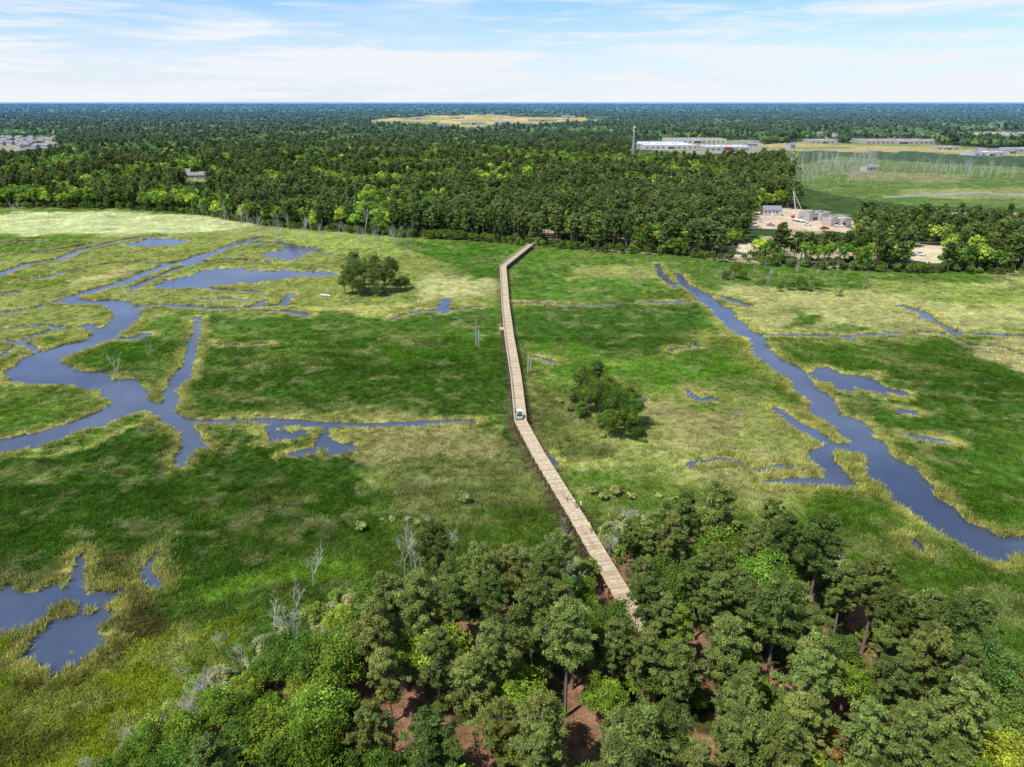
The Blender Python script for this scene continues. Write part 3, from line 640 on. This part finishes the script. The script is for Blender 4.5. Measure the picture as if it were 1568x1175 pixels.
# ---------------- vehicles, people ---------------------------------------------------
M_white=pbr('white_paint',(.74,.74,.72),.35,.05,3); M_blk=pbr('rubber',(.03,.03,.03),.8,.2,5); M_glass=pbr('dark_glass',(.03,.04,.05),.1,.1,3); M_red=pbr('red_paint',(.4,.05,.04),.4,.1,3); M_steel=pbr('steel',(.35,.36,.37),.4,.15,4,metal=.6); M_grey=pbr('grey_paint',(.25,.26,.27),.4,.1,3); M_seat=pbr('seat_vinyl',(.12,.10,.08),.6,.1,5)
def wheel(mb,x,y,r,w,mi):
    mb.tube([(x-w/2,y,r),(x-w*.4,y,r),(x+w*.4,y,r),(x+w/2,y,r)],[r*.85,r,r,r*.85],14,mi); mb.tube([(x-w*.53,y,r),(x+w*.53,y,r)],[r*.45,r*.45],10,4)
def cart():
    mb=MB()
    mb.box((0,0,.42),(1.25,2.5,.18),0,0); mb.box((0,1.0,.68),(1.2,.6,.4),0,0,.9,.5); mb.box((0,1.15,.50),(1.22,.5,.2),0,0)
    mb.box((0,-.15,.62),(1.1,.5,.26),0,3); mb.box((0,-.42,.98),(1.1,.12,.46),0,3); mb.box((0,-.95,.66),(1.2,.75,.06),0,2)
    for s in(-1,1): mb.box((s*.59,-.95,.80),(.04,.75,.26),0,0)
    mb.box((0,-1.33,.80),(1.2,.04,.26),0,0)
    for s in(-1,1):
        mb.tube([(s*.56,.85,.8),(s*.54,.6,1.85)],[.025,.025],6,2); mb.tube([(s*.56,-.5,.6),(s*.54,-.5,1.85)],[.025,.025],6,2)
        for y in(.85,-.85): wheel(mb,s*.6,y,.28,.22,2)
    mb.box((0,.05,1.88),(1.25,1.4,.07),0,0,.94,.94); mb.poly([(-.5,.84,.86),(.5,.84,.86),(.5,.63,1.8),(-.5,.63,1.8)],1)
    mb.tube([(-.28,.7,.85),(-.28,.42,1.08)],[.02,.02],6,2)
    pts=[(-.28+.17*math.cos(t),.40+.1*math.sin(t),1.08+.13*math.sin(t)) for t in np.linspace(0,6.283,13)]; mb.tube(pts,[.018]*13,5,2,False)
    return mb.mesh('utility_cart',[M_white,M_glass,M_blk,M_seat,M_steel])
x,y=G(795,640,2.25); o=addobj('utility_cart',cart(),(x,y,2.24),math.radians(3),(1.15,1.15,1.1))
def pickup(col):
    mb=MB(); mb.box((0,0,.62),(1.85,5.2,.5),0,0,.96,.98); mb.box((0,2.0,.98),(1.7,1.2,.24),0,0,.92,.9); mb.box((0,.35,1.15),(1.72,2.2,.2),0,0); mb.box((0,.3,1.5),(1.66,1.95,.52),0,1,.84,.74); mb.box((0,.25,1.78),(1.38,1.42,.06),0,0)
    for s in(-1,1):
        mb.box((s*.86,-1.65,1.0),(.08,1.8,.3),0,0)
        for yy in(1.6,-1.6): wheel(mb,s*.82,yy,.39,.26,2)
    mb.box((0,-2.55,1.0),(1.78,.08,.3),0,0); mb.box((0,2.62,.5),(1.8,.12,.2),0,4)
    return mb.mesh('pickup_truck',[col,M_glass,M_blk,M_seat,M_steel])
pk=[pickup(M_white),pickup(M_grey),pickup(M_red)]
for a,b,k,r in [(1165,340,0,.3),(1180,347,1,1.2),(1236,346,0,1.5),(1262,352,2,1.7),(1300,350,1,.2),(1408,392,0,.6),(1285,348,0,1.1)]:
    x,y=G(a,b); addobj('pickup_truck',pk[k],(x,y,.3),r)
M_skin=pbr('skin',(.45,.28,.2),.6,.05,8); M_vest=pbr('hi_vis_shirt',(.65,.75,.08),.8,.05,8); M_trou=pbr('trousers',(.06,.07,.12),.9,.1,8); M_helm=pbr('hard_hat',(.8,.8,.78),.3,.03,8); M_shirt=pbr('shirt',(.5,.2,.08),.8,.05,8)
def person(pose,shirt):
    V=[];E=[];R=[]
    def add(p,r,par=None):
        V.append(p);R.append(r)
        if par is not None: E.append((par,len(V)-1))
        return len(V)-1
    bend=.0 if pose==0 else .35
    pel=add((0,0,.95),.15); wst=add((0,bend*.25,1.12),.135,pel); ch=add((0,bend*.7,1.33),.16,wst); nk=add((0,bend*.95,1.50),.058,ch); hd=add((0,bend*1.05+.01,1.63),.10,nk); ht=add((0,bend*1.1,1.72),.075,hd)
    add((0,bend*1.05+.11,1.625),.02,hd)
    for s in(-1,1):
        hp=add((s*.10,0,.90),.10,pel); kn=add((s*.13,.06+(.12 if s>0 else -.02),.50),.065,hp); an=add((s*.14,.0+(.16 if s>0 else -.16),.10),.045,kn); add((s*.15,.13+(.16 if s>0 else -.16),.04),.04,an)
        sh=add((s*.19,bend*.85,1.43),.062,ch); el=add((s*.27,bend*.9+.05,1.16),.046,sh); wr=add((s*.26,bend*.9+.26,1.02),.03,el); pm=add((s*.255,bend*.9+.33,.99),.032,wr)
        for j in range(4): q=add((s*(.255+(j-1.5)*.021),bend*.9+.40,.975),.0095,pm); add((s*(.255+(j-1.5)*.021),bend*.9+.435-.006*abs(j-1.2),.945),.008,q)
        q=add((s*.215,bend*.9+.345,.985),.0105,pm); add((s*.205,bend*.9+.375,.97),.009,q)
        add((s*.098,bend*1.05,1.63),.018,hd)
    me=bpy.data.meshes.new('p'); me.from_pydata(V,E,[]); o=bpy.data.objects.new('p',me); SC.objects.link(o)
    md=o.modifiers.new('s','SKIN')
    for i,r in enumerate(R): me.skin_vertices[0].data[i].radius=(r,r)
    me.skin_vertices[0].data[0].use_root=True
    o.modifiers.new('b','SUBSURF').levels=1
    return o
def worker(px,py,rz,pose,shirt):
    x,y=G(px,py,2.23); return (person(pose,shirt),x,y,rz,pose,shirt)
wk=[worker(869,768,.3,0,M_vest),worker(882,778,2.2,1,M_shirt),worker(889,780,-1.3,0,M_vest),worker(790,632,3.0,0,M_shirt),worker(905,815,1.0,1,M_vest)]
dg=bpy.context.evaluated_depsgraph_get()
res=[bpy.data.meshes.new_from_object(o.evaluated_get(dg)) for o,*_ in wk]
for m2,(o,x,y,rz,pose,shirt) in zip(res,wk):
    bpy.data.objects.remove(o); m2.materials.clear()
    for m in(M_skin,shirt,M_trou,M_seat,M_helm): m2.materials.append(m)
    for p in m2.polygons:
        c=p.center; z=c[2]
        p.material_index=3 if z<.11 else (2 if z<.96 and abs(c[0])<.22 else (0 if z>1.5 or (abs(c[0])>.2 and z<1.14) else 1)); p.use_smooth=True
    o=addobj('worker',m2,(x,y,2.23),rz)
    hb=MB(); b=.0 if pose==0 else .38
    rings=[(.135,0),(.125,.05),(.10,.10),(.05,.135),(.01,.145)]; hb.tube([(0,b,1.69+z) for r,z in rings],[r for r,z in rings],14,0); hb.tube([(0,b+.02,1.685),(0,b+.02,1.70)],[.165,.165],14,0)
    h=addobj('hard_hat',hb.mesh('hard_hat',[M_helm])); h.parent=o
mb=MB(); st=[(-2.4,.75,.5),(-1,.85,.52),(.8,.75,.58),(2.0,.4,.7),(2.6,.03,.82)]
n=len(st)
for y,w,h in st: mb.v+=[(-w,y,h),(-w*.75,y,.05+max(0,y-1.2)*.22),(w*.75,y,.05+max(0,y-1.2)*.22),(w,y,h),(w*.88,y,h-.02),(w*.65,y,.15+max(0,y-1.2)*.22),(-w*.65,y,.15+max(0,y-1.2)*.22),(-w*.88,y,h-.02)]
for i in range(n-1):
    for k in range(8): mb.f.append((i*8+k,i*8+(k+1)%8,(i+1)*8+(k+1)%8,(i+1)*8+k)); mb.m.append(0)
mb.f.append(tuple(range(8))); mb.m.append(0)
for y in(-1.2,.3): mb.box((0,y,.42),(1.3,.3,.05),0,1)
mb.box((0,-2.5,.75),(.3,.35,.5),0,1)
x,y=G(498,455); addobj('skiff',mb.mesh('skiff',[M_white,M_grey]),(x,y,.4),1.3,(1,.85,1))
mb=MB(); mb.box((0,0,1.0),(2.5,9,.5),0,0); mb.box((0,3.7,1.9),(2.4,1.9,1.9),0,1,.95,.85); mb.box((0,3.95,2.2),(2.3,1.5,.7),0,3)
for yy in(3.4,-1.5,-3):
    for s in(-1,1): mb.tube([(s*1.0,yy,.5),(s*1.3,yy,.5)],[.5,.5],12,2)
mb.tube([(0,2.2,1.2),(0,2.2,3.2)],[.5,.4],8,0)
mb.tube([(0,2.2,3.2),(-4,2.2,17)],[.3,.2],6,0); mb.tube([(-4,2.2,17),(4,2.2,4.5)],[.2,.15],6,0); mb.tube([(4,2.2,4.5),(7,2.2,3)],[.16,.12],6,0)
for s in(-1,1): mb.tube([(s*1.2,2,1),(s*3,3,.1)],[.12,.1],6,0); mb.tube([(s*1.2,-3.5,1),(s*2.6,-4.5,.1)],[.12,.1],6,0)
x,y=G(1222,340); addobj('concrete_pump_truck',mb.mesh('concrete_pump_truck',[M_white,M_red,M_blk,M_glass]),(x,y,.3),.3,(1.25,1.25,1.15))
mb=MB(); hT=46
cn=[(math.cos(a),math.sin(a)) for a in(.5,2.6,4.7)]
for cx,cy in cn: mb.tube([(cx*1.7,cy*1.7,0),(cx*.5,cy*.5,hT)],[.18,.12],5,0)
for k in range(15):
    z=k*hT/15; z2=(k+1)*hT/15; r1=1.7-1.2*z/hT; r2=1.7-1.2*z2/hT
    for j in range(3): a=cn[j];b=cn[(j+1)%3]; mb.tube([(a[0]*r1,a[1]*r1,z),(b[0]*r2,b[1]*r2,z2)],[.06,.06],4,0); mb.tube([(a[0]*r2,a[1]*r2,z2),(b[0]*r2,b[1]*r2,z2)],[.06,.06],4,0)
for j in range(6): a=j*1.047; mb.box((1.2*math.cos(a),1.2*math.sin(a),hT-2),(.3,.3,2.0),a,0)
x,y=G(968,252); addobj('radio_tower',mb.mesh('radio_tower',[M_white]),(x,y,.3))
# ---------------- buildings ----------------------------------------------------------
wallc=[pbr('siding_%d'%i,c,.8,.08,1) for i,c in enumerate([(.46,.46,.45),(.38,.36,.33),(.33,.37,.41),(.42,.39,.34)])]
roofc=[pbr('roofing_%d'%i,c,.85,.15,2) for i,c in enumerate([(.22,.22,.23),(.32,.30,.29),(.46,.47,.49),(.3,.12,.09)])]
def house(w,d,h,wi,ri):
    mb=MB(); e=h*.62
    mb.box((0,0,e/2),(w,d,e),0,0); o=.5
    A=[(-w/2-o,-d/2-o,e-.1),(w/2+o,-d/2-o,e-.1),(w/2+o,d/2+o,e-.1),(-w/2-o,d/2+o,e-.1),(-w/2-o,0,h),(w/2+o,0,h)]
    mb.poly([A[0],A[1],A[5],A[4]],1); mb.poly([A[2],A[3],A[4],A[5]],1); mb.poly([(-w/2,-d/2,e),(-w/2,0,h-.15),(-w/2,d/2,e)],0); mb.poly([(w/2,-d/2,e),(w/2,d/2,e),(w/2,0,h-.15)],0)
    for k in range(int(w/2.5)):
        xx=-w/2+1.5+k*2.5
        if xx<w/2-.8:
            for s in(-1,1): mb.box((xx,s*(d/2+.02),e*.55),(1.0,.08,1.2),0,2)
    mb.box((0,-d/2-.05,1.05),(1.1,.12,2.1),0,3)
    return mb.mesh('house',[wallc[wi],roofc[ri],M_glass,M_white])
hp=[house(w,d,h,i%4,(i*3)%3) for i,(w,d,h) in enumerate([(12,8,6.5),(15,9,6),(10,8,8),(18,10,7)])]
for i,(a,b,w,d,h) in enumerate(houses):
    x,y=G(a,b); s=max(w/13,1.0); addobj('house',hp[i%4],(x,y,.3),rnd.uniform(-.6,.6),(s,s,s))
def big(name,px,py,w,d,h,wall,roof,rz=0,trim=None):
    mb=MB(); mb.box((0,0,h/2),(w,d,h),0,0); mb.box((0,0,h+.02),(w-1.2,d-1.2,.1),0,1)
    for s in(-1,1): mb.box((0,s*(d/2-.2),h+.35),(w+.3,.5,.7),0,0); mb.box((s*(w/2-.2),0,h+.35),(.5,d-.6,.7),0,0)
    mb.box((0,-d/2-1.2,h*.55),(w*.16,2.4,h*1.05),0,3); mb.box((0,-d/2-2.45,h*.3),(w*.12,.12,h*.5),0,2)
    for k in range(int(w/9)):
        xx=-w/2+5+k*9
        if abs(xx)>w*.1: mb.box((xx,-d/2-.05,h*.35),(3.5,.14,h*.35),0,2)
        mb.box((xx,d*.12*((k%3)-1),h+.7),(2.2,3,1.2),0,4)
    x,y=G(px,py); addobj(name,mb.mesh(name,[wall,roof,M_glass,trim or wall,M_grey]),(x,y,.3),rz)
WR=pbr('white_membrane_roof',(.62,.63,.65),.6,.08,.05); PR=pbr('pink_roof',(.42,.28,.24),.7,.1,.05)
big('shopping_centre',1015,225,90,110,5,wallc[0],WR,.05); big('shopping_centre',1108,229,75,60,5,wallc[1],WR,-.05,M_red); big('shopping_centre',1062,218,110,60,6,wallc[0],PR,0)
big('warehouse',1368,219,140,70,5,wallc[1],PR,.02); big('warehouse',1505,238,50,30,4.5,wallc[0],WR,.1); big('warehouse',1560,232,46,30,4.5,wallc[2],roofc[2],.1); big('warehouse',1255,219,50,40,5,wallc[1],roofc[2],0); big('warehouse',1445,229,36,24,4.5,wallc[1],roofc[2],0)
big('airport_terminal',830,186,110,40,8,wallc[1],roofc[2],0); big('airport_hangar',640,183,60,40,8,wallc[0],WR,.1); big('airport_hangar',725,191,80,36,8,wallc[3],roofc[1],0); big('airport_hangar',770,190,60,40,8,wallc[0],roofc[1],0); big('airport_hangar',700,182,60,40,8,wallc[1],WR,0); big('airport_hangar',870,181,60,40,9,wallc[2],WR,0)
big('warehouse',1158,182,60,60,9,wallc[0],WR,0); big('warehouse',962,228,30,24,7,wallc[0],WR,0)
big('apartment_building',1246,337,18,10,4.5,wallc[3],roofc[1],.4); big('apartment_building',1280,345,16,9,4,wallc[3],roofc[2],.3)
# ---------------- light, sky, camera -------------------------------------------------
el=math.radians(57); az=math.radians(230)
sdv=Vector((math.sin(az)*math.cos(el),math.cos(az)*math.cos(el),math.sin(el)))
ld=bpy.data.lights.new('sun','SUN'); ld.energy=5.0; ld.angle=math.radians(.5); ld.color=(1,.965,.91)
lo=bpy.data.objects.new('sun',ld); SC.objects.link(lo); lo.rotation_euler=sdv.to_track_quat('Z','Y').to_euler(); lo.location=(0,0,200)
w=bpy.data.worlds.new('World'); bpy.context.scene.world=w; w.use_nodes=True; nt=w.node_tree; N=nt.nodes; L=nt.links; N.clear()
out=N.new('ShaderNodeOutputWorld'); bg=N.new('ShaderNodeBackground'); bg.inputs['Strength'].default_value=.13
sky=N.new('ShaderNodeTexSky'); sky.sky_type='NISHITA'; sky.sun_disc=False; sky.sun_elevation=el; sky.sun_rotation=az; sky.air_density=1.0; sky.dust_density=.4; sky.ozone_density=2.0
tc=N.new('ShaderNodeTexCoord'); sx=N.new('ShaderNodeSeparateXYZ'); L.new(tc.outputs['Generated'],sx.inputs[0])
tm=N.new('ShaderNodeMix'); tm.data_type='RGBA'; tm.blend_type='MULTIPLY'; tm.inputs['Factor'].default_value=1; L.new(sky.outputs[0],tm.inputs['A']); tm.inputs['B'].default_value=(.80,1.0,1.40,1)
def layer(scale,loc,ns,lo_,hi_,mx,rough=.55):
    mp=N.new('ShaderNodeMapping'); mp.inputs['Scale'].default_value=scale; mp.inputs['Location'].default_value=loc; L.new(tc.outputs['Generated'],mp.inputs[0])
    nz=N.new('ShaderNodeTexNoise'); nz.inputs['Scale'].default_value=ns; nz.inputs['Detail'].default_value=9; nz.inputs['Roughness'].default_value=rough; nz.inputs['Distortion'].default_value=.4; L.new(mp.outputs[0],nz.inputs['Vector'])
    mr=N.new('ShaderNodeMapRange'); mr.interpolation_type='SMOOTHSTEP'; mr.inputs['From Min'].default_value=lo_; mr.inputs['From Max'].default_value=hi_; mr.inputs['To Max'].default_value=mx; L.new(nz.outputs['Fac'],mr.inputs['Value']); return mr.outputs[0]
c1=layer((1.6,1.6,16),(.3,.1,.2),1.9,.46,.72,.6); c2=layer((2.2,2.2,26),(1.3,.7,.2),2.6,.47,.66,.6,.62)
hz=N.new('ShaderNodeMapRange'); hz.interpolation_type='SMOOTHSTEP'; hz.inputs['From Min'].default_value=.0; hz.inputs['From Max'].default_value=.115; hz.inputs['To Min'].default_value=.76; hz.inputs['To Max'].default_value=0; L.new(sx.outputs['Z'],hz.inputs['Value'])
def add(a,b):
    m=N.new('ShaderNodeMath'); m.operation='ADD'; m.use_clamp=True; L.new(a,m.inputs[0]); L.new(b,m.inputs[1]); return m.outputs[0]
cm=N.new('ShaderNodeMix'); cm.data_type='RGBA'; L.new(add(add(c1,c2),hz.outputs[0]),cm.inputs['Factor']); L.new(tm.outputs['Result'],cm.inputs['A']); cm.inputs['B'].default_value=(6.8,7.1,7.5,1)
L.new(cm.outputs['Result'],bg.inputs['Color']); L.new(bg.outputs[0],out.inputs[0])
cam=bpy.data.cameras.new('camera'); co=bpy.data.objects.new('camera',cam); SC.objects.link(co); co.location=(0,0,H); co.rotation_euler=(math.pi/2-P,0,0)
cam.sensor_width=36; cam.lens=36*F/1568; cam.clip_end=80000; cam.clip_start=.5
bpy.context.scene.camera=co
vs=bpy.context.scene.view_settings; vs.view_transform='Standard'; vs.look='None'; vs.exposure=0
print('done',time.time()-T0)
